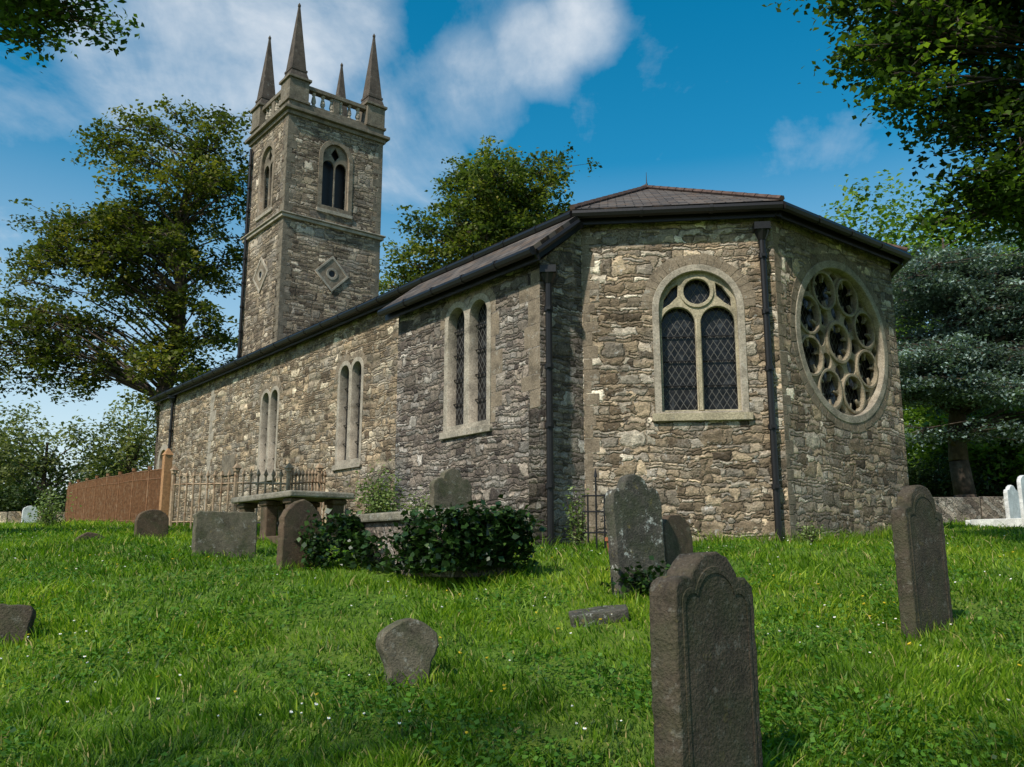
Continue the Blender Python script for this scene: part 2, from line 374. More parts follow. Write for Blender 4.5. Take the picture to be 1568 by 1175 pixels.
def bif(nm,cx,p0,p1):
    z0,zs,Ro,Ri=2.25,4.03,.745,.65
    panel(nm+'_arch_ring',[arch(cx,z0,Ro,zs,1,24),arch(cx,z0+.03,Ri,zs,1,24)],.25,p0,p1,M['dress'],CH,.012,.01)
    lo=[arch(cx-.325,z0+.07,.285,3.80),arch(cx+.325,z0+.07,.285,3.80),circ(cx,4.335,.245)]
    for sg in(-1,1): lo.append([(cx+sg*.44,4.13),(cx+sg*.58,4.04),(cx+sg*.56,4.22),(cx+sg*.42,4.42),(cx+sg*.30,4.50),(cx+sg*.31,4.26)])
    panel(nm+'_tracery',[arch(cx,z0+.01,Ri+.03,zs,1,24)]+lo,.10,p0,p1,M['sand'],CH,-.09,.010)
    panel(nm+'_mullion',[rect(cx-.024,cx+.024,z0+.07,3.85)],.1,p0,p1,M['sand'],CH,-.05,.012)
    panel(nm+'_oculus_ring',[circ(cx,4.335,.272),circ(cx,4.335,.23)],.08,p0,p1,M['sand'],CH,-.06,.01)
    panel(nm+'_glass',[rect(cx-.68,cx+.68,z0,4.72)],.02,p0,p1,M['glass'],CH,-.24)
    panel(nm+'_sill',[rect(cx-.79,cx+.79,z0-.11,z0-.002)],.3,p0,p1,M['sand'],CH,.07,.01)
    panel(nm+'_saddle_bars',[rect(cx+sd*.325-.27,cx+sd*.325+.27,2.75+k*.42,2.765+k*.42) for k in range(3) for sd in(-1,1)],.02,p0,p1,M['black'],CH,-.19)
    L=[];n=21
    for k in range(n):
        a0=math.pi*(k+.06)/n; a1=math.pi*(k+.94)/n; r0,r1=Ro+.015,Ro+.2*random.uniform(.8,1.1)
        L.append([(cx+r0*math.cos(a0),zs+r0*math.sin(a0)),(cx+r1*math.cos(a0),zs+r1*math.sin(a0)),(cx+r1*math.cos(a1),zs+r1*math.sin(a1)),(cx+r0*math.cos(a1),zs+r0*math.sin(a1))])
    panel(nm+'_voussoirs',L,.06,p0,p1,M['ashlar'],CH,.006,.005)
    return arch(cx,z0+.01,Ro-.03,zs,1,24)
h=bif('apse_window',cx,B,A)
panel('apse_southeast_wall',[rect(0,F1,ZB,WT),h],.35,B,A,M['apse'],CH)
LE=C[1]-A[1]; rc=(LE/2+.05,3.72)
panel('apse_east_wall',[rect(0,LE,ZB,WT),circ(rc[0],rc[1],1.38,48)],.35,A,C,M['apse'],CH)
panel('rose_window_ring',[circ(rc[0],rc[1],1.46,56),circ(rc[0],rc[1],1.345,56)],.25,A,C,M['dress'],CH,.015,.015)
L=[]
n=40
for k in range(n):
    a0=2*math.pi*(k+.06)/n;a1=2*math.pi*(k+.94)/n;r0,r1=1.475,1.475+.14*random.uniform(.8,1.15)
    L.append([(rc[0]+r*math.cos(a_),rc[1]+r*math.sin(a_)) for r,a_ in((r0,a0),(r1,a0),(r1,a1),(r0,a1))])
panel('rose_window_voussoirs',L,.06,A,C,M['ashlar'],CH,.006,.005)
L=[circ(rc[0],rc[1],1.37,48),circ(rc[0],rc[1],.35,28)]
for k in range(8):
    a=2*math.pi*(k+.5)/8; L.append(circ(rc[0]+.965*math.cos(a),rc[1]+.965*math.sin(a),.338,28))
    a=2*math.pi*k/8; L.append([(rc[0]+r*math.cos(a+q),rc[1]+r*math.sin(a+q)) for r,q in((1.12,0),(1.24,-.10),(1.31,0),(1.24,.10))]); L.append(circ(rc[0]+.555*math.cos(a),rc[1]+.555*math.sin(a),.15,16))
panel('rose_window_tracery',L,.10,A,C,M['trac'],CH,-.12,.004)
for k in range(8):
    a=2*math.pi*(k+.5)/8; x,z=rc[0]+.965*math.cos(a),rc[1]+.965*math.sin(a)
    panel('rose_foil_ring',[circ(x,z,.358,28),circ(x,z,.322,28)],.08,A,C,M['trac'],CH,-.08,.008)
    for j in range(5):
        b_=a+math.pi/5+2*math.pi*j/5; rr=.30
        xx,zz=x+rr*math.cos(b_),z+rr*math.sin(b_); px,pz=-math.sin(b_),math.cos(b_)
        panel('rose_cusp',[[(xx+.07*px+.02*math.cos(b_),zz+.07*pz+.02*math.sin(b_)),(xx-.045*math.cos(b_)+.02*px,zz-.045*math.sin(b_)+.02*pz),(xx-.125*math.cos(b_)+.016*px,zz-.125*math.sin(b_)+.016*pz),(xx-.125*math.cos(b_)-.016*px,zz-.125*math.sin(b_)-.016*pz),(xx-.045*math.cos(b_)-.02*px,zz-.045*math.sin(b_)-.02*pz),(xx-.07*px+.02*math.cos(b_),zz-.07*pz+.02*math.sin(b_))]],.06,A,C,M['trac'],CH,-.14)
for k in range(8): # cusps of the centre foil
    b_=2*math.pi*(k+.5)/8; rr=.34; xx,zz=rc[0]+rr*math.cos(b_),rc[1]+rr*math.sin(b_); px,pz=-math.sin(b_),math.cos(b_)
    panel('rose_centre_cusp',[[(xx+.06*px+.02*math.cos(b_),zz+.06*pz+.02*math.sin(b_)),(xx-.11*math.cos(b_)+.012*px,zz-.11*math.sin(b_)+.012*pz),(xx-.11*math.cos(b_)-.012*px,zz-.11*math.sin(b_)-.012*pz),(xx-.06*px+.02*math.cos(b_),zz-.06*pz+.02*math.sin(b_))]],.06,A,C,M['trac'],CH,-.14)
panel('rose_centre_ring',[circ(rc[0],rc[1],.385,28),circ(rc[0],rc[1],.335,28)],.08,A,C,M['trac'],CH,-.08,.01)
panel('rose_glass',[rect(rc[0]-1.38,rc[0]+1.38,rc[1]-1.38,rc[1]+1.38)],.02,A,C,M['glass'],CH,-.29)
panel('apse_northeast_wall',[rect(0,F1,ZB,WT)],.35,C,D,M['apse'],CH)
panel('nave_north_wall',[rect(0,22.8,ZB,WT)],.35,D,(-33.3,18.2),M['nave'],CH)
panel('nave_west_wall',[[(0,ZB),(8.34,ZB),(8.34,WT),(4.17,7.95),(0,WT)]],.35,(-33.3,18.2),(-33.3,9.863),M['nave'],CH)
quoins('apse_quoins_a',B,A,.02,1,.2,5.5,M['ashlar'],.004,.2,.24,.13)
quoins('apse_quoins_c',A,C,.01,1,.2,5.5,M['ashlar'],.004,.2,.22,.12)
def roof_poly(nm,pts,mat,thick=.09):
    P=[Vector(p) for p in pts]; u=(P[1]-P[0]).normalized(); n=u.cross((P[2]-P[0])).normalized(); w=n.cross(u)
    loc=[((p-P[0]).dot(u),(p-P[0]).dot(w)) for p in P]
    o=poly_mesh(nm,[loc],thick,mat,0)
    o.parent=CH; o.matrix_local=Matrix(((u.x,w.x,n.x,P[0].x),(u.y,w.y,n.y,P[0].y),(u.z,w.z,n.z,P[0].z),(0,0,0,1)))
RZ=5.74; AP=(-12.75,14.03,8.12); WR=(-33.5,14.03,8.12)
B_=(-10.38,9.56,RZ);A_=(-7.94,12.0,RZ);C_=(-7.94,16.06,RZ);D_=(-10.38,18.5,RZ);SW=(-33.5,9.56,RZ);NW=(-33.5,18.5,RZ)
roof_poly('nave_roof_south',[SW,B_,AP,WR],M['slate'])
roof_poly('apse_roof_southeast',[B_,A_,AP],M['slate']); roof_poly('apse_roof_east',[A_,C_,AP],M['slate']); roof_poly('apse_roof_northeast',[C_,D_,AP],M['slate'])
roof_poly('nave_roof_north',[D_,NW,WR,AP],M['slate'])
roof_poly('vestry_roof',[(-15.1,8.62,4.86),(-10.3,8.62,4.86),(-10.3,9.9,5.86),(-15.1,9.9,5.86)],M['slate'])
mb=MB()
for p in(B_,A_,C_,D_):
    p0=Vector(p)+Vector((0,0,.03)); p1=Vector(AP)+Vector((0,0,.04)); n=14
    for k in range(n): mb.prism(p0.lerp(p1,k/n),p0.lerp(p1,(k+.96)/n),.055,.048,6)
for k in range(45):
    e0=AP[0]-k*.45
    if e0<-33.3: break
    mb.prism((e0,14.03,8.15),(e0-.43,14.03,8.15),.08,.07,6)
mb.build('ridge_and_hip_tiles',M['ridge'],CH)
mb=MB(); mb.prism((AP[0],AP[1],8.12),(AP[0],AP[1],8.25),.05,.02,8); mb.prism((AP[0],AP[1],8.25),(AP[0],AP[1],8.52),.012,.004,6); mb.build('roof_finial',M['black'],CH)
mb=MB()
def gut(p,q,drop=.1,r=.075,fh=.2,inn=.06):
    p=Vector(p);q=Vector(q); mb.prism(p+Vector((0,0,-drop)),q+Vector((0,0,-drop)),r,r,8)
    d=(q-p).normalized(); nrm=Vector((d.y,-d.x,0)); mid=(p+q)/2-nrm*(r+inn)+Vector((0,0,-drop-.04))
    mb.box(mid,((q-p).length,.04,fh),math.atan2(d.y,d.x))
    n=int((q-p).length/.9)
    for k in range(1,n):
        c=p.lerp(q,k/n)+Vector((0,0,-drop)); mb.prism(c-d*.025,c+d*.025,r*1.18,r*1.18,8)
gut(SW,B_);gut(B_,A_);gut(A_,C_);gut(C_,D_);gut(D_,NW)
gut((-15.1,8.62,4.86),(-10.3,8.62,4.86),.08)
mb.prism((-10.3,9.62,5.5),(-10.3,8.7,4.78),.05,.05,6)
mb.box((-10.33,9.2,5.12),(.04,1.3,.16),mat=Matrix.Rotation(math.atan2(.9,1.15),3,'X'))
mb.bb(-33.4,-10.5,9.58,9.9,5.56,5.6)
def pipe(e,n,z0,z1,r=.055,hop=True):
    mb.prism((e,n,z0),(e,n,z1),r,r,10)
    z=z0+.3
    while z<z1-.2: mb.prism((e,n,z-.04),(e,n,z+.04),r*1.35,r*1.35,10); mb.box((e,n,z),(.06,.2,.05),math.atan2(.707,.707)); z+=.95
    if hop: mb.prism((e,n,z1-.12),(e,n,z1+.05),r*1.2,r*2.4,8); mb.box((e,n,z1+.10),(.26,.26,.12),.78)
pipe(-10.40,9.03,-.2,4.45)
fx,fn=B[0]+3.0*.7071+.10*.7071,B[1]+3.0*.7071-.10*.7071
pipe(fx,fn,-.2,5.25)
pipe(-31.6,9.77,.2,5.4,.055)
pipe(-31.35,11.96,6,15.5,.06,False)
mb.build('gutters_and_downpipes',M['black'],CH)

# ---- tower
te,tw,ts,tn=-28.2,-31.65,12.06,16.0; TT=15.95
def tower_face(nm,p0,p1,w,holes=True):
    c=w/2; hb=arch(c,12.62,.56,14.50,1.12)
    loops=[rect(0.002,w-.002,5,TT)]
    if holes: loops+= [hb]
    panel('tower_'+nm+'_wall',loops,.4,p0,p1,M['tower'],CH)
    if holes:
        panel('belfry_'+nm+'_surround',[arch(c,12.45,.70,14.50,1.10),arch(c,12.60,.545,14.50,1.12)],.2,p0,p1,M['ashlar'],CH,.02,.01)
        panel('belfry_'+nm+'_sill',[rect(c-.72,c+.72,12.33,12.447)],.3,p0,p1,M['dress'],CH,.06,.01)
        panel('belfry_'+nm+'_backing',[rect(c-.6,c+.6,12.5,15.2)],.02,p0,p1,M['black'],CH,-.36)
        panel('belfry_'+nm+'_tracery',[arch(c,12.61,.54,14.50,1.11),arch(c-.265,12.65,.242,14.15,1.25),arch(c+.265,12.65,.242,14.15,1.25),[(c,14.46),(c+.18,14.72),(c,15.02),(c-.18,14.72)]],.08,p0,p1,M['dress_dark'],CH,-.10,.004)
        for k in range(13):
            o=panel('louvre_blade',[rect(c-.52,c+.52,-.07,.07)],.02,p0,p1,M['louvre'],CH,0)
            o.matrix_local=o.matrix_local@Matrix.Translation((0,12.75+k*.18,-.20))@Matrix.Rotation(R(-32),4,'X')
        dz=10.05; r=.66
        panel('diamond_'+nm,[[(c,dz-r),(c+r,dz),(c,dz+r),(c-r,dz)],circ(c,dz,.13)],.1,p0,p1,M['ashlar'],CH,.02,.01)
        panel('diamond_rim_'+nm,[[(c,dz-r-.02),(c+r+.02,dz),(c,dz+r+.02),(c-r-.02,dz)],[(c,dz-r+.07),(c+r-.07,dz),(c,dz+r-.07),(c-r+.07,dz)]],.1,p0,p1,M['dress'],CH,.045,.008)
        panel('diamond_ring_'+nm,[circ(c,dz,.22),circ(c,dz,.14)],.1,p0,p1,M['dress'],CH,.04,.008)
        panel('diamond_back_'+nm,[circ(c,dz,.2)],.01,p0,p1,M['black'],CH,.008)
tower_face('east',(te,ts),(te,tn),tn-ts)
tower_face('south',(tw,ts+.002),(te,ts+.002),te-tw)
tower_face('north',(te,tn),(tw,tn),te-tw,False)
tower_face('west',(tw,tn),(tw,ts),tn-ts,False)
for nm,p0,p1,w in(('e',(te,ts),(te,tn),tn-ts),('s',(tw,ts),(te,ts),te-tw)):
    quoins('tower_quoins_'+nm+'l',p0,p1,.01,1,6,TT-.1,M['dress_dark'],.004,.26,.36,.2)
    quoins('tower_quoins_'+nm+'r',p0,p1,w-.01,-1,6,TT-.1,M['dress_dark'],.004,.26,.36,.2)
mb=MB()
def ring(z0,z1,o): mb.bb(tw-o,te+o,ts-o,tn+o,z0,z1)
ring(11.78,11.90,.10); ring(11.902,11.96,.16)
mb.build('tower_string_course',M['dress'],CH,bevel=.02)
mb=MB(); ring(15.75,15.9,.08); ring(15.902,16.03,.2); ring(16.032,16.30,.02); mb.build('tower_cornice',M['dress_dark'],CH,bevel=.02)
mb=MB(); mb2=MB(); mb3=MB()
ped=.36; cor=[(tw+ped,ts+ped),(te-ped,ts+ped),(te-ped,tn-ped),(tw+ped,tn-ped)]
for (x,y) in cor:
    mb.box((x,y,16.75),(.78,.78,.92)); mb.box((x,y,17.26),(.92,.92,.10)); mb.box((x,y,16.36),(.88,.88,.1))
    z=[(17.31,.42),(17.45,.38),(17.62,.33),(18.2,.27),(19.2,.16),(20.2,.055),(20.42,.035)]
    for (za,ra),(zb,rb) in zip(z,z[1:]): mb2.prism((x,y,za),(x,y,zb),ra*1.25,rb*1.25,4,math.pi/4)
    mb2.prism((x,y,17.62),(x,y,17.70),.36*1.25,.36*1.25,4,math.pi/4)
    mb2.prism((x,y,20.4),(x,y,20.47),.06,.06,8); mb2.prism((x,y,20.47),(x,y,20.55),.04,.015,8)
for k in range(4):
    (x0,y0),(x1,y1)=cor[k],cor[(k+1)%4]; d=Vector((x1-x0,y1-y0)); Ln=d.length; d.normalize(); n=Vector((d.y,-d.x)); c=Vector(((x0+x1)/2,(y0+y1)/2))+n*.15
    rz=math.atan2(d.y,d.x)
    mb.box((c.x,c.y,17.07),(Ln-.80,.30,.16),rz); mb.box((c.x,c.y,16.36),(Ln-.9,.26,.12),rz)
    nb=6; span=Ln-1.0
    for j in range(nb):
        p=c+d*(-span/2+span*(j+.5)/nb)
        if j==2:  mb.box((p.x+d.x*.15,p.y+d.y*.15,16.7),(.26,.24,.56),rz)
        pr=[(16.42,.09),(16.48,.09),(16.52,.05),(16.62,.10),(16.72,.085),(16.88,.05),(16.93,.085),(16.99,.085)]
        for (za,ra),(zb,rb) in zip(pr,pr[1:]): mb3.prism((p.x,p.y,za),(p.x,p.y,zb),ra,rb,8)
mb.build('parapet_pedestals_and_rails',M['dress_dark'],CH,bevel=.015)
mb2.build('pinnacles',M['pinn'],CH)
mb3.build('parapet_balusters',M['dress'],CH,smooth=True)

# ------------------------------------------------------------------ foliage tools
def leaves(name,P,size,mat,tint,parent=None,up=.5,asp=.62):
    N=len(P); u=rng.normal(size=(N,3)); u[:,2]*=.55; u/=np.linalg.norm(u,axis=1)[:,None]
    nn=rng.normal(size=(N,3)); nn[:,2]=np.abs(nn[:,2])+up*2; v=np.cross(nn,u); v/=np.linalg.norm(v,axis=1)[:,None]
    w=np.cross(u,v); s=(size*rng.uniform(.6,1.3,N))[:,None]
    V=np.stack([P-u*s*.5,P+v*s*.5*asp-u*s*.08+w*s*.1,P+u*s*.5,P-v*s*.5*asp-u*s*.08+w*s*.1],1).reshape(-1,3)
    F=np.arange(N*4).reshape(-1,4)
    return npmesh(name,V,F,mat,np.repeat(tint,4),parent)
def tree(name,base,top,r,crowns,mat,lobe_r=1.2,ncl=8,nlf=30,lsize=.24,clr=.45,squash=.6,seed=1,limb_r=.25,shell=2.2,minh=.25,droop=.7,up=.5,tier=0,dr=.25):
    rg=np.random.default_rng(seed); root=empty(name); mb=MB()
    base=Vector((base[0],base[1],float(gz(base[0],base[1]))-.2)); top=Vector(top); n=9
    path=[]
    for k in range(n+1):
        f=k/n; p=base.lerp(top,f)+Vector((rg.normal()*.25,rg.normal()*.25,0))*min(1,f*2)*(r*2); path.append((p,r*(1-f)**.8+.03 if k else r*1.4))
    for (p,a),(q,b) in zip(path,path[1:]): mb.prism(p,q,a,b,9)
    H=top.z-base.z
    def onT(z):
        f=min(max((z-base.z)/H,minh),.97); k=min(int(f*n),n-1); ff=f*n-k; return path[k][0].lerp(path[k+1][0],ff),path[k][1]*(1-ff)+path[k+1][1]*ff
    P=[];T=[]
    for (c,rad,nl) in crowns:
        for _ in range(nl):
            d=rg.normal(size=3); d/=np.linalg.norm(d); q=Vector(c)+Vector(d*np.array(rad)*rg.uniform(0,1)**(1/shell))
            hd=math.hypot(q.x-base.x,q.y-base.y)
            if tier: q.z=round((q.z+.07*hd)/tier)*tier-.14*hd+rg.normal()*.26
            st,sr=onT(q.z-droop*hd)
            m1=st.lerp(q,.35)+Vector((0,0,(q-st).length*.10)); m2=st.lerp(q,.7)+Vector((0,0,(q-st).length*.10))
            lr=min(sr*.6,limb_r*r)
            mb.prism(st,m1,lr,lr*.7,6); mb.prism(m1,m2,lr*.7,lr*.45,5); mb.prism(m2,q,lr*.45,lr*.2,5)
            lt=rg.normal()*.13
            for _c in range(ncl):
                g=rg.normal(size=3)*lobe_r*np.array((.7,.7,.7*squash)); cc=q+Vector(g)
                mb.prism(m2.lerp(q,rg.uniform(.3,1)),cc,lr*.22+.008,.008,4)
                k=int(nlf*rg.uniform(.6,1.4)); pts=np.array(cc)+rg.normal(size=(k,3))*clr*np.array((1,1,.55 if not tier else .30))*.6
                pts[:,2]-=dr*np.hypot(pts[:,0]-cc.x,pts[:,1]-cc.y)
                P.append(pts); T.append(np.clip(.42+lt+rg.normal()*.14+rg.normal(size=k)*.14,0,1))
    mb.build('trunk_and_limbs',M['bark'],root,smooth=True)
    leaves('foliage',np.concatenate(P),lsize,mat,np.concatenate(T),root,up=up)
    return root
tree('sycamore_tree',(-16.6,42),(-16.3,42,21.5),.5,[((-16.8,42,17.5),(4.6,3.4,5.3),80),((-21.5,42,13.8),(4.6,3.0,3.6),50),((-23,41.5,9.4),(4.2,2.6,2.0),30),((-16.8,42,9.5),(3.4,2.6,3.2),28)],M['oak'],1.0,8,32,.24,.46,.50,3,.13,2.6,.3,.55)
tree('ash_tree',(-1.2,46),(-1.0,46,21),.4,[((-.6,46,18.6),(3.8,3.6,3.9),72),((-3.4,46,15.0),(3.7,3.4,2.8),44),((1.6,46,16.2),(3.6,3.4,3.0),42)],M['mid'],1.0,8,36,.25,.48,.5,4,.14)
tree('shade_maple_tree',(13.0,11.5),(12.5,11.5,12),.4,[((7.4,11,8.1),(2.9,2.0,1.7),105),((5.3,11,6.8),(.6,1,.6),8),((8.0,11,5.7),(2.2,1.5,1.35),70),((6.9,11,4.75),(.8,.8,.35),10)],M['near'],.40,8,46,.115,.26,.7,5,.12,2.0,.3,.5)
tree('shade_maple_tree',(-14,12.5),(-13.5,12.5,12),.4,[((-8.1,12,8.75),(1.9,1.6,1.0),46)],M['near'],.42,8,42,.125,.28,.7,6,.15,2.0,.3,.5)
# unseen trees added behind the camera to throw dappled shade on the grass
tree('shade_maple_tree',(-8.5,-3.5),(-8.3,-3.5,8),.3,[((-6.0,-1.5,6.2),(3.2,2.2,.9),15),((-8.3,-3.5,7),(2.5,2.5,1.5),12)],M['near'],.5,6,22,.15,.40,.6,15,.25,2.0,.3,.5)
tree('shade_maple_tree',(3.5,-5),(3.2,-4.8,7.5),.3,[((1.5,-.9,5.8),(2.6,1.2,.8),20),((2.8,-4,7),(2.5,2.5,1.2),12)],M['near'],.5,6,24,.15,.38,.6,16,.25,2.0,.3,.5)
tree('blue_cedar_tree',(15.6,30.5),(15.8,30.5,11.3),.36,[((15.9,30.5,8.6),(3.5,3.0,2.6),66),((15.0,30,5.9),(3.6,3.0,1.6),50),((17,30.5,9.9),(2.2,2,1.2),18),((19.5,30,7),(2.5,2,3),26)],M['cedar'],.85,11,54,.14,.46,.22,8,.25,2.0,.2,.15,1.0,1.15,.35)
def tree_mass(name,spec,mat,lsize,seed,dens=1.0):
    rg=np.random.default_rng(seed); root=empty(name); mb=MB(); P=[];T=[]
    for (x,y,h,w) in spec:
        zb=float(gz(x,y)); mb.prism((x,y,zb-.2),(x+rg.normal()*.3,y,zb+h*.75),.22,.06,6)
        for _ in range(int(26*dens)):
            d=rg.normal(size=3); d/=np.linalg.norm(d); q=np.array((x,y,zb+h*.56))+d*np.array((w,w*.8,h*.44))*rg.uniform(0,1)**.45
            mb.prism((x,y,max(zb+.4,min(q[2]-.6*w,zb+h*.6))),tuple(q),.06,.015,4)
            lt=rg.normal()*.15
            for _c in range(7):
                cc=q+rg.normal(size=3)*w*.24*np.array((1,1,.7)); k=int(28*rg.uniform(.6,1.4))
                P.append(cc+rg.normal(size=(k,3))*w*.11); T.append(np.clip(.45+lt+rg.normal()*.1+rg.normal(size=k)*.14,0,1))
    mb.build('trunks',M['bark'],root); leaves('foliage',np.concatenate(P),lsize,mat,np.concatenate(T),root)
tree_mass('distant_tree_row',[(-36,50,9,3.5),(-31,52,7,3.0),(-40,56,9,4),(-26.5,50,6.5,2.8),(-23,53,8,3.0),(-19,55,7.5,3.2),(-45,52,9,4),(-15,58,10,4),(-9,60,11,4),(4,62,11,5),(12,60,12,5)],M['bgl'],.26,21,.8)
tree_mass('background_tree_mass',[(18,44,17.5,4.2),(22.5,43,17,4.2),(27,44,17,4.5),(32,46,16,5),(26,38,8,3),(20,37,7,3)],M['bgr'],.30,22,3.4)
tree_mass('hedge',[(x,36+.5*math.sin(x),2.8,1.9) for x in np.arange(13,36,2.1)],M['hedge'],.16,23,1.0)
tree_mass('boundary_hedge',[(x,47+.5*math.sin(x),2.0,1.9) for x in np.arange(-46,-14,2.3)],M['hedge'],.18,24,.8)
tree_mass('distant_woodland',[(x,150+12*math.sin(x*.1),14+3*math.sin(x*.37),9) for x in range(-150,160,14)],M['hedge'],1.0,25,.7)

# ------------------------------------------------------------------ grass
N=370000
yy=4.3+20*rng.uniform(0,1,N)**1.75; xx=rng.uniform(-1,1,N)*(.66*yy+.6)
cl=.5+.5*np.sin(xx*2.1+np.sin(yy*1.7)*2)*np.sin(yy*1.9+np.sin(xx*1.3)*2)
cl2=.5+.5*np.sin(xx*7.1+np.sin(yy*5.7)*2)*np.sin(yy*6.3+np.sin(xx*4.3)*2)
big=.5+.5*np.sin(xx*.55+1.2)*np.sin(yy*.8+xx*.25)
keep=rng.uniform(0,1,N)<(.5+.3*cl+.3*cl2); xx=xx[keep];yy=yy[keep];cl=cl[keep];cl2=cl2[keep];big=big[keep];N=len(xx)
zz=gz(xx,yy); hgt=rng.gamma(4.5,.0098,N)*(.55+.7*cl+.7*cl2**2)*(.8+.4*big)*np.where(yy>12,1.15,1)
wd=(.0024+.00048*yy)*rng.uniform(.7,1.4,N); th=rng.uniform(0,2*np.pi,N); bd=cl*6+rng.normal(size=N)*1.3; bl=hgt*rng.uniform(.15,1.1,N)
ux,uy=np.cos(th)*wd,np.sin(th)*wd; bx,by=np.cos(bd)*bl,np.sin(bd)*bl; z0=zz-.01
V=np.empty((N,6,3))
def S(k,x,y,z): V[:,k,0]=x;V[:,k,1]=y;V[:,k,2]=z
S(0,xx-ux,yy-uy,z0);S(1,xx+ux,yy+uy,z0)
S(2,xx+ux*.8+bx*.35,yy+uy*.8+by*.35,z0+hgt*.6);S(3,xx-ux*.8+bx*.35,yy-uy*.8+by*.35,z0+hgt*.6)
S(4,xx+bx+ux*.1,yy+by+uy*.1,z0+hgt);S(5,xx+bx-ux*.1,yy+by-uy*.1,z0+hgt)
bi=(np.arange(N)*6)[:,None]; F=np.concatenate([bi+np.array([[0,1,2,3]]),bi+np.array([[3,2,4,5]])])
tn_=np.clip(.45+.42*(big-.5)+.34*(cl-.5)-.22*(cl2-.5)+rng.normal(size=N)*.18,0,.93); tn_[rng.uniform(size=N)<.05]=1
npmesh('grass',V.reshape(-1,3),F,M['grass'],np.repeat(tn_,6))
n=60000; y=4.5+13*rng.uniform(0,1,n)**1.5; x=rng.uniform(-1,1,n)*(.64*y+.5)
pm=np.sin(x*1.7+2+np.sin(y*1.1)*1.5)*np.sin(y*1.5+1+np.sin(x*.9)*2); k=pm>rng.uniform(-.1,.5,n); x=x[k];y=y[k]
P=np.stack([x,y,gz(x,y)+rng.uniform(.015,.085,len(x))],1)
leaves('clover_patch',P,.036,M['clover'],np.clip(.5+rng.normal(size=len(x))*.2,0,1),up=1.2,asp=.95)
mbw=MB(); mby=MB()
for k in range(380):
    y=5+12*random.random()**1.2; x=random.uniform(-1,1)*(.6*y)
    if math.sin(x*1.3+y)*math.sin(y*.9-x*.4)<-.1: continue
    z=float(gz(x,y))+random.uniform(.06,.11); r=random.uniform(.006,.012)
    if random.random()<.3: mby.prism((x,y,z),(x+random.uniform(-.005,.005),y,z+.008),r*1.3,r*1.6,7)
    else:
        mbw.prism((x,y,z),(x+random.uniform(-.004,.004),y-.002,z+.006),r*.7,r,8); mby.prism((x,y,z+.006),(x,y,z+.010),r*.35,r*.3,6)
fl=empty('meadow_flowers'); mbw.build('daisy_petals',mat_simple('petal_white',(.75,.75,.72),.7),fl); mby.build('yellow_centres',mat_simple('petal_yellow',(.7,.5,.03),.7),fl)
def tuft(name,spots,mat,h=.28,n=60,rad=.18,tint=.5):
    A_=[]
    for (x,y,s) in spots:
        m_=int(n*s); a=rng.uniform(0,6.28,m_); r=rad*s*np.sqrt(rng.uniform(0,1,m_)); A_.append(np.stack([x+np.cos(a)*r,y+np.sin(a)*r,h*s*rng.uniform(.4,1.1,m_)],1))
    A_=np.concatenate(A_); N=len(A_); x,y,hh=A_.T; z=gz(x,y)-.02; th=rng.uniform(0,6.28,N); w=.005*rng.uniform(.6,1.4,N); bd=rng.uniform(0,6.28,N); bl=hh*rng.uniform(.1,.8,N)
    V=np.empty((N,6,3)); ux,uy=np.cos(th)*w,np.sin(th)*w; bx,by=np.cos(bd)*bl,np.sin(bd)*bl
    for k,(a,b,c) in enumerate(((x-ux,y-uy,z),(x+ux,y+uy,z),(x+ux*.8+bx*.3,y+uy*.8+by*.3,z+hh*.6),(x-ux*.8+bx*.3,y-uy*.8+by*.3,z+hh*.6),(x+bx+ux*.1,y+by,z+hh),(x+bx-ux*.1,y+by,z+hh))):
        V[:,k,0]=a;V[:,k,1]=b;V[:,k,2]=c
    bi=(np.arange(N)*6)[:,None]; F=np.concatenate([bi+np.array([[0,1,2,3]]),bi+np.array([[3,2,4,5]])])
    npmesh(name,V.reshape(-1,3),F,mat,np.repeat(np.clip(tint+rng.normal(size=N)*.2,0,1),6))

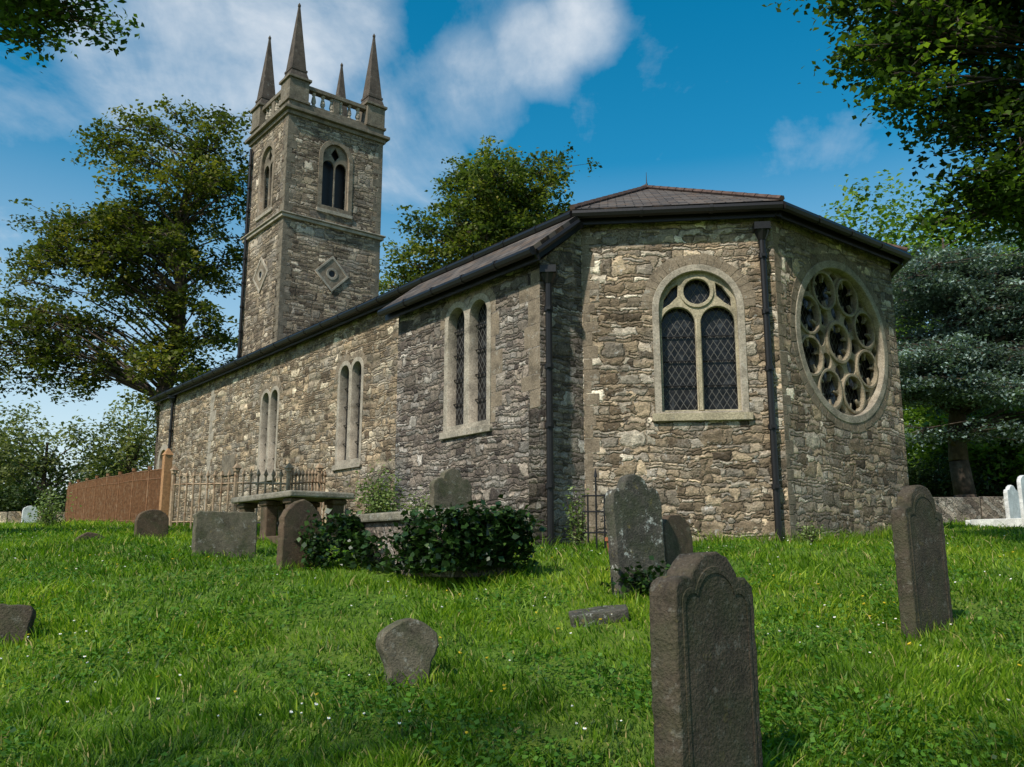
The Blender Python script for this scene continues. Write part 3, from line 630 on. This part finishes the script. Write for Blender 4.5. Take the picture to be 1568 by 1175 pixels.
# ------------------------------------------------------------------ headstones
def stone_profile(kind,w,h):
    h0=-.35; hw=w/2; P=[(-hw*.97,h0),(hw*.97,h0)]
    if kind=='round': 
        P.append((hw,h-hw*.75)); 
        for k in range(1,14): a=math.pi*k/14; P.append((hw*math.cos(a),h-hw*.75+hw*.75*math.sin(a)))
        P.append((-hw,h-hw*.75))
    elif kind=='pointed':
        P+=[(hw,h*.72),(hw*.8,h*.84),(hw*.4,h*.95),(0,h),(-hw*.4,h*.95),(-hw*.8,h*.84),(-hw,h*.72)]
    elif kind=='flared':
        P=[(-hw*.62,h0),(hw*.62,h0),(hw*.7,h*.3),(hw,h*.60),(hw*.94,h*.76),(hw*.5,h*.93),(0,h),(-hw*.45,h*.94),(-hw*.9,h*.78),(-hw,h*.62),(-hw*.7,h*.3)]
    elif kind=='flat':
        P+=[(hw,h*.93),(hw*.9,h),(-hw*.9,h),(-hw,h*.93)]
    elif kind=='ogee':
        def half(sg):
            q=[(hw,h-w*.36)]
            for k in range(0,7): a=math.pi*.62*k/6; q.append((hw-.13*w+.13*w*math.cos(a),h-w*.32+.13*w*math.sin(a)))
            q.append((hw-.195*w,h-.215*w))
            for k in range(1,8): a=math.pi/2*(.16+.84*k/7); q.append((.30*w*math.cos(a),h-.26*w+.26*w*math.sin(a)))
            return [(sg*x,z) for x,z in q]
        P+=half(1); P+=half(-1)[::-1][1:]
    elif kind=='shoulder':
        def half(sg):
            q=[(hw,h-w*.42),(hw*.98,h-w*.36),(hw*.80,h-w*.33),(hw*.66,h-w*.33)]
            for k in range(1,8): a=math.pi/2*k/7; q.append((.33*w*math.cos(a),h-.30*w+.30*w*math.sin(a)))
            return [(sg*x,z) for x,z in q]
        P+=half(1); P+=half(-1)[::-1][1:]
    elif kind=='lobed':
        def half(sg):
            q=[(hw,h-w*.42)]
            for k in range(1,7): a=math.pi*.8*k/7; q.append((hw-.16*w+.16*w*math.cos(a),h-w*.40+.16*w*math.sin(a)))
            for k in range(1,8): a=math.pi/2*(.1+.9*k/7); q.append((.24*w*math.cos(a),h-.26*w+.26*w*math.sin(a)))
            return [(sg*x,z) for x,z in q]
        P+=half(1); P+=half(-1)[::-1][1:]
    return P
NROT=math.atan2(.6225,.7826)
SPOTS=[]
def rough_edge(pts,amp=.004,step=.035):
    out=[]
    for k in range(len(pts)):
        (x0,y0),(x1,y1)=pts[k],pts[(k+1)%len(pts)]; L=math.hypot(x1-x0,y1-y0); n=max(1,int(L/step))
        for j in range(n):
            f=j/n; out.append((x0+(x1-x0)*f+random.gauss(0,amp),y0+(y1-y0)*f+random.gauss(0,amp)))
    return out
def stone(x,y,w,h,kind,mat,th=.11,rot=0,lean=(0,0),name='headstone',inset=False):
    root=empty(name,(x,y,float(gz(x,y))),NROT+R(rot)); 
    o=poly_mesh('slab',[rough_edge(stone_profile(kind,w,h))],th,mat,th/2,.014)
    o.parent=root; o.matrix_local=Matrix.Rotation(R(lean[0]),4,'X')@Matrix.Rotation(R(lean[1]),4,'Y')@Matrix(((1,0,0,0),(0,0,-1,0),(0,1,0,0),(0,0,0,1)))
    if inset:
        q=poly_mesh('carved_border',[stone_profile(kind,w*.86,h*.95),stone_profile(kind,w*.80,h*.925)],.010,mat,th/2+.004,.003)
        q.parent=root; q.matrix_local=o.matrix_local.copy()
    c,s=math.cos(NROT+R(rot)),math.sin(NROT+R(rot))
    for k in range(5):
        f=(k/4-.5)*w*1.05; SPOTS.append((x+c*f+.05,y+s*f-.07,.6))
    return root
stone(.945,4.45,.64,1.20,'ogee',M['head_dark'],.16,4,(-2,2.0),inset=True)
stone(-.74,6.5,.40,.43,'flared',M['head'],.16,-14,(-4,0))
stone(1.28,9.0,.60,1.18,'lobed',M['head_lichen'],.14,-8,(-3,-2))
stone(1.75,9.45,.5,.72,'round',M['head_brown'],.10,8,(-6,3))
stone(3.42,7.5,.62,1.20,'shoulder',M['head_dark'],.13,0,(-2,3),inset=True)
stone(-.80,11.6,.56,1.12,'lobed',M['head'],.11,-4,(-2,1))
stone(-2.52,10.6,.50,.80,'pointed',M['head_brown'],.12,6,(-3,3))
stone(-3.85,12.0,.78,.58,'flat',M['head'],.22,-10,(-3,0))
stone(-6.05,15.0,.5,.5,'round',M['head_brown'],.12,0,(-3,0))
stone(-6.5,13.8,.5,.14,'round',M['head_brown'],.12,10,(-12,0))
stone(-4.2,7.3,.56,.32,'flat',M['head_dark'],.16,-20,(-10,6))
stone(13.0,22.5,.5,1.25,'round',M['white'],.10,0,(0,0))
stone(12.1,21.5,.6,1.0,'ogee',M['white'],.10,0,(0,0))
stone(11.9,20.3,.5,.75,'pointed',M['head_dark'],.12,10,(-4,4))
stone(11.2,18.7,.5,.4,'flat',M['head'],.12,0,(-4,0))
for k,(x,y,h) in enumerate([(-23.5,40,.8),(-22.2,41,.9),(-20.8,40,.7),(-19.8,41,.9),(-18.5,40,.75),(-24.6,42,.9)]): stone(x,y,.6,h,'round',M['white'] if k%2 else M['head'],.12)
r_=empty('fallen_stone_slab',(.75,8.1,float(gz(.75,8.1))+.03),R(12)); o=poly_mesh('slab',[rough_edge([(-.27,-.16),(.22,-.2),(.29,.05),(.12,.17),(-.2,.14)],.008)],.12,M['head_lichen'],.05,.012); o.parent=r_; o.rotation_euler=(R(3),R(-7),0); SPOTS+=[(.6,7.95,.5),(.9,7.95,.5),(1.0,8.1,.5)]
mb=MB(); z=float(gz(12.3,21)); mb.box((11.6,20.6,z+.1),(1.9,.12,.22),ANG); mb.box((12.4,21.3,z+.1),(1.9,.12,.22),ANG); mb.box((11.4,21.9,z+.1),(.12,.9,.22),ANG); mb.build('marble_grave_kerb',M['white'],bevel=.01)
tx,ty=-3.75,15.0; tz=float(gz(tx,ty)); T=empty('table_tomb',(tx,ty,tz),ANG)
mb=MB(); mb.box((0,0,.70),(2.45,1.12,.10)); mb.build('top_slab',M['slab'],T,bevel=.025)
mb=MB()
for sx in(-.95,0,.95):
    for sy in(-.36,.36): mb.box((sx,sy,.28),(.24,.2,.72)); mb.box((sx,sy,.60),(.32,.26,.08))
mb.box((0,0,-.02),(2.3,1.0,.16)); mb.build('supports',M['head_brown'],T,bevel=.02)
ix,iy=-.92,10.25; iz=float(gz(ix,iy)); T=empty('ivy_covered_chest_tomb',(ix,iy,iz),ANG)
mb=MB(); mb.box((0,0,.22),(1.95,.85,.60)); mb.build('chest',M['block'],T,bevel=.02)
mb=MB(); mb.box((0,0,.575),(2.1,.98,.10)); mb.build('ledger_slab',M['slab'],T,bevel=.02)
def ivy_box(n,sx,sy,z0,z1,rad,holes=None):
    P=[]
    while len(P)<n:
        f=random.random(); 
        if f<.32: p=[random.uniform(-sx,sx),random.uniform(-sy,sy),z1]
        elif f<.7: p=[random.uniform(-sx,sx),-sy,random.uniform(z0,z1)]
        elif f<.9: p=[sx,random.uniform(-sy,sy),random.uniform(z0,z1)]
        else: p=[-sx,random.uniform(-sy,sy),random.uniform(z0,z1)]
        if holes and holes(p): continue
        m=math.sin(p[0]*4.1+p[1]*3)*math.sin(p[2]*6+p[0]*2.2)
        if random.random()>.65+.5*m: continue
        k=.5+.5*math.sin(p[0]*5+p[2]*3); P.append([p[0]+random.gauss(0,rad*.5)*(1+k),p[1]+random.gauss(0,rad)*(.6+k)-(.05 if p[1]<=-sy else 0),max(-.02,p[2]+random.gauss(0,rad*.6)*(.4+k))])
    return np.array(P)
P=ivy_box(5400,1.10,.54,0,.58,.065,lambda p:(p[2]>.38 and -.8<p[0]<.4) or (p[1]<=-.5 and -.6<p[0]<.1 and random.random()<.6))
leaves('ivy',P,.078,M['ivy'],np.clip(.4+rng.normal(size=len(P))*.22,0,1),T,up=.3,asp=.9)
def ivy_blob(x,y,z,rx,ry,rz,n,parentname):
    P=rng.normal(size=(n,3))*np.array((rx,ry,rz))*.5+np.array((x,y,z)); P[:,2]=np.maximum(P[:,2],gz(P[:,0],P[:,1])+.01)
    return leaves(parentname,P,.065,M['ivy'],np.clip(.45+rng.normal(size=n)*.25,0,1),up=.2,asp=.9)
ivy_blob(-2.3,10.5,.08,.18,.16,.33,480,'ivy_plant'); ivy_blob(1.25,8.85,-.24,.3,.14,.16,260,'ivy_plant')
def shrub(name,x,y,w,h,n,mat,ls=.07):
    z=float(gz(x,y)); P=[];T=[];mb=MB()
    for k in range(14):
        a=random.uniform(0,6.28); q=np.array((x+math.cos(a)*w*random.uniform(.1,.6),y+math.sin(a)*w*.4*random.random(),z+h*random.uniform(.35,1)))
        mb.prism((x+random.gauss(0,.1*w),y,z-.05),tuple(q),.012,.004,4); m_=n//14
        f=rng.uniform(.2,1,(m_,1)); P.append(np.array((x,y,z))*(1-f)+q*f+rng.normal(size=(m_,3))*np.array((w*.16,w*.16,h*.13))); T.append(np.clip(.5+rng.normal()*.15+rng.normal(size=m_)*.15,0,1))
    r_=empty(name); mb.build('stems',M['bark'],r_); leaves('foliage',np.concatenate(P),ls,mat,np.concatenate(T),r_)
shrub('flowering_shrub',-2.35,16.0,.8,1.15,2200,M['shrub']); shrub('flowering_shrub',-1.5,15.2,.55,.75,900,M['shrub']); shrub('flowering_shrub',1.0,13.3,.35,.9,500,M['shrub'],.06); shrub('flowering_shrub',-5.1,19.3,.6,.9,800,M['hedge']); shrub('flowering_shrub',-10.3,20,.8,.9,900,M['shrub']);shrub('flowering_shrub',4.5,13.5,.35,.35,400,M['shrub'],.05)
shrub('flowering_shrub',14.5,20,.6,1.6,1500,M['near'],.1)
mb=MB(); gx,gy=1.22,12.9; g0=float(gz(gx,gy))
for dx in(-.12,0,.12): mb.prism((gx+dx,gy,g0-.1),(gx+dx,gy,g0+(1.05 if dx==0 else .8)),.016,.014,6)
for z in(.25,.55,.78): mb.prism((gx-.2,gy,g0+z),(gx+.2,gy,g0+z),.014,.014,6)
mb.prism((gx,gy,g0+1.05),(gx,gy,g0+1.18),.03,.003,6); mb.build('iron_grave_marker',M['black'])
mb=MB(); px_,py_=1.38,12.2; g0=float(gz(px_,py_)); mb.prism((px_,py_,g0),(px_,py_,g0+.2),.07,.10,14); mb.prism((px_,py_,g0+.17),(px_,py_,g0+.22),.115,.115,14); mb.build('terracotta_pot',M['terracotta'],smooth=False)

# ------------------------------------------------------------------ railings
def railing(name,p0,p1,h,sp,mat,rb=.014,spear=True,rails=(.15,.8),postevery=0):
    mb=MB(); p0=Vector(p0);p1=Vector(p1); d=p1-p0; L=d.length; n=int(L/sp)
    for k in range(n+1):
        p=p0.lerp(p1,k/n); z=float(gz(p.x,p.y))-.05
        big_=postevery and k%postevery==0
        r=rb*(2.2 if big_ else 1); hh=h*((1.12 if spear else 1.04) if big_ else 1)
        mb.prism((p.x,p.y,z),(p.x,p.y,z+hh),r,r,6)
        if spear: mb.prism((p.x,p.y,z+hh),(p.x,p.y,z+hh+.05),r*1.1,r*2.2,4); mb.prism((p.x,p.y,z+hh+.05),(p.x,p.y,z+hh+.17),r*2.2,.002,4)
        if big_: mb.prism((p.x,p.y,z+hh-.02),(p.x,p.y,z+hh+.06),r*1.5,r*1.5,8)
    m_=8
    for f in rails:
        for k in range(m_):
            a=p0.lerp(p1,k/m_); b=p0.lerp(p1,(k+1)/m_)
            mb.prism((a.x,a.y,float(gz(a.x,a.y))+h*f),(b.x,b.y,float(gz(b.x,b.y))+h*f),.02,.02,4)
    return mb.build(name,mat)
railing('iron_railing',(-7.5,19.6),(-4.6,18.2),1.15,.19,M['rail'],.022,True,(.13,.84),9)
railing('iron_railing',(-4.6,18.2),(-4.3,20.3),1.15,.19,M['rail'],.022,True,(.13,.84),9)
railing('rusty_iron_fence',(-7.8,20.0),(-16.3,32.5),1.40,.13,M['rust'],.018,False,(.08,.82,.97),14)
mb=MB(); z=float(gz(-7.75,19.8)); mb.box((-7.75,19.8,z+.8),(.17,.17,1.7),ANG); mb.prism((-7.75,19.8,z+1.65),(-7.75,19.8,z+1.8),.14,.02,4); mb.build('fence_post',mat_simple('orange_post',(.38,.20,.09),.8))
mb=MB()
for k in range(16):
    x=12+k*1.6; mb.box((x+.8,29,float(gz(x,29))+.35),(1.58,.4,.9+.04*(k%3)))
mb.build('boundary_wall',M['block'],bevel=.03)
mb=MB()
for k in range(26):
    x=-44+k*1.2; mb.box((x+.6,44,float(gz(x,44))+.3),(1.18,.4,.8+.04*(k%3)))
mb.build('churchyard_wall',M['nave'],bevel=.03)
wall=[]
def alongw(a,b,n,o):
    a=c2w(*a);b=c2w(*b); dx,dy=b[0]-a[0],b[1]-a[1]; l=math.hypot(dx,dy); nx_,ny_=dy/l,-dx/l
    for k in range(n):
        f=(k+random.random())/n; wall.append((a[0]+dx*f+nx_*o,a[1]+dy*f+ny_*o,random.uniform(.5,1.2)))
alongw(B,A,26,.12);alongw(A,C,28,.12);alongw(G,E,22,.12);alongw(E,B,5,.1)
for k in range(30): wall.append((ix+random.uniform(-1.15,1.15),iy-.75+random.uniform(-.2,.2),.6))
tuft('tall_grass_tufts',wall+SPOTS,M['grass'],.24,50,.2)
field=[]
for k in range(150):
    y=4.9+9*random.random()**1.3; field.append((random.uniform(-1,1)*.62*y,y,random.uniform(.35,.75)))
tuft('meadow_tussocks',field,M['grass'],.20,46,.17,.38)

# ------------------------------------------------------------------ light, sky
el=R(47); az=(-.55,-.76); n_=math.hypot(*az); sd=Vector((az[0]/n_*math.cos(el),az[1]/n_*math.cos(el),math.sin(el)))
su=bpy.data.lights.new('sun','SUN'); su.energy=4.6; su.angle=R(1.5); su.color=(1,.94,.84)
so=bpy.data.objects.new('sun',su); so.rotation_euler=sd.to_track_quat('Z','Y').to_euler(); COL.objects.link(so)
w=bpy.data.worlds.new('World'); scene.world=w; w.use_nodes=True; t=NT(w.node_tree); bg=t.n['Background']; bg.inputs[1].default_value=.145
sky=t.new('ShaderNodeTexSky',sky_type='NISHITA'); sky.sun_disc=False; sky.sun_elevation=el; sky.sun_rotation=math.atan2(az[0],az[1]); sky.air_density=1.0; sky.dust_density=.6; sky.ozone_density=1.5
hs=t.new('ShaderNodeHueSaturation'); hs.inputs['Saturation'].default_value=1.5; hs.inputs['Hue'].default_value=.478; t.link(sky.outputs[0],hs.inputs['Color'])
dirv=t.new('ShaderNodeTexCoord').outputs['Generated']
sp=t.new('ShaderNodeSeparateXYZ'); t.link(dirv,sp.inputs[0])
zz_=t.math('ADD',t.math('MAXIMUM',sp.outputs[2],0),.15)
cv=t.new('ShaderNodeCombineXYZ'); t.link(t.math('DIVIDE',sp.outputs[0],zz_),cv.inputs[0]); t.link(t.math('DIVIDE',sp.outputs[1],zz_),cv.inputs[1])
n1=t.noise(t.mapping(cv.outputs[0],(2.0,1.0,1),(1.3,2.2,0),(0,0,R(-40))),1.6,8,.60,.5)
n2=t.noise(t.mapping(cv.outputs[0],(1,1,1),(4,1,0)),2.4,7,.62,.2)
blobs=[((-.46,.66),9,.24),((-.36,.60),9,.22),((-.27,.68),8,.25),((-.56,.48),9,.10),((.085,.65),3.6,.19),((.03,.615),4,.20),((-.05,.56),5,.17),((-.14,.49),7,.15),((-.22,.38),8,.13),((.36,.40),9,.08),((.22,.34),7,.06),((-.6,.22),14,.14),((.55,.2),14,.10)]
acc=None
for (ac,deg,wt) in blobs:
    v=Vector((ac[0],1,ac[1])).normalized(); dp=t.new('ShaderNodeVectorMath',operation='DOT_PRODUCT'); t.link(dirv,dp.inputs[0]); dp.inputs[1].default_value=v
    mr=t.new('ShaderNodeMapRange',interpolation_type='SMOOTHERSTEP'); mr.inputs['From Min'].default_value=math.cos(R(deg)); mr.inputs['From Max'].default_value=1; mr.inputs['To Max'].default_value=wt; t.link(dp.outputs['Value'],mr.inputs['Value'])
    acc=mr.outputs[0] if acc is None else t.math('MAXIMUM',acc,mr.outputs[0])
den=t.math('ADD',t.math('ADD',t.math('MULTIPLY',n1,.6),t.math('MULTIPLY',n2,.4)),acc)
mask=t.ramp(den,[(.53,0),(.66,.25),(.86,.90)])
haze=t.ramp(sp.outputs[2],[(0,.78),(.15,.48),(.42,.0)])
mask=t.math('MAXIMUM',mask,haze)
fc=t.mix(mask,hs.outputs[0],(5.9,6.2,6.5))
t.link(fc,bg.inputs[0])

cam=bpy.data.cameras.new('camera'); cam.lens=31.0; cam.sensor_width=36; cam.clip_end=3000; cam.clip_start=.05
co_=bpy.data.objects.new('camera',cam); co_.location=(0,0,0); co_.rotation_euler=(R(101),0,0); COL.objects.link(co_); scene.camera=co_
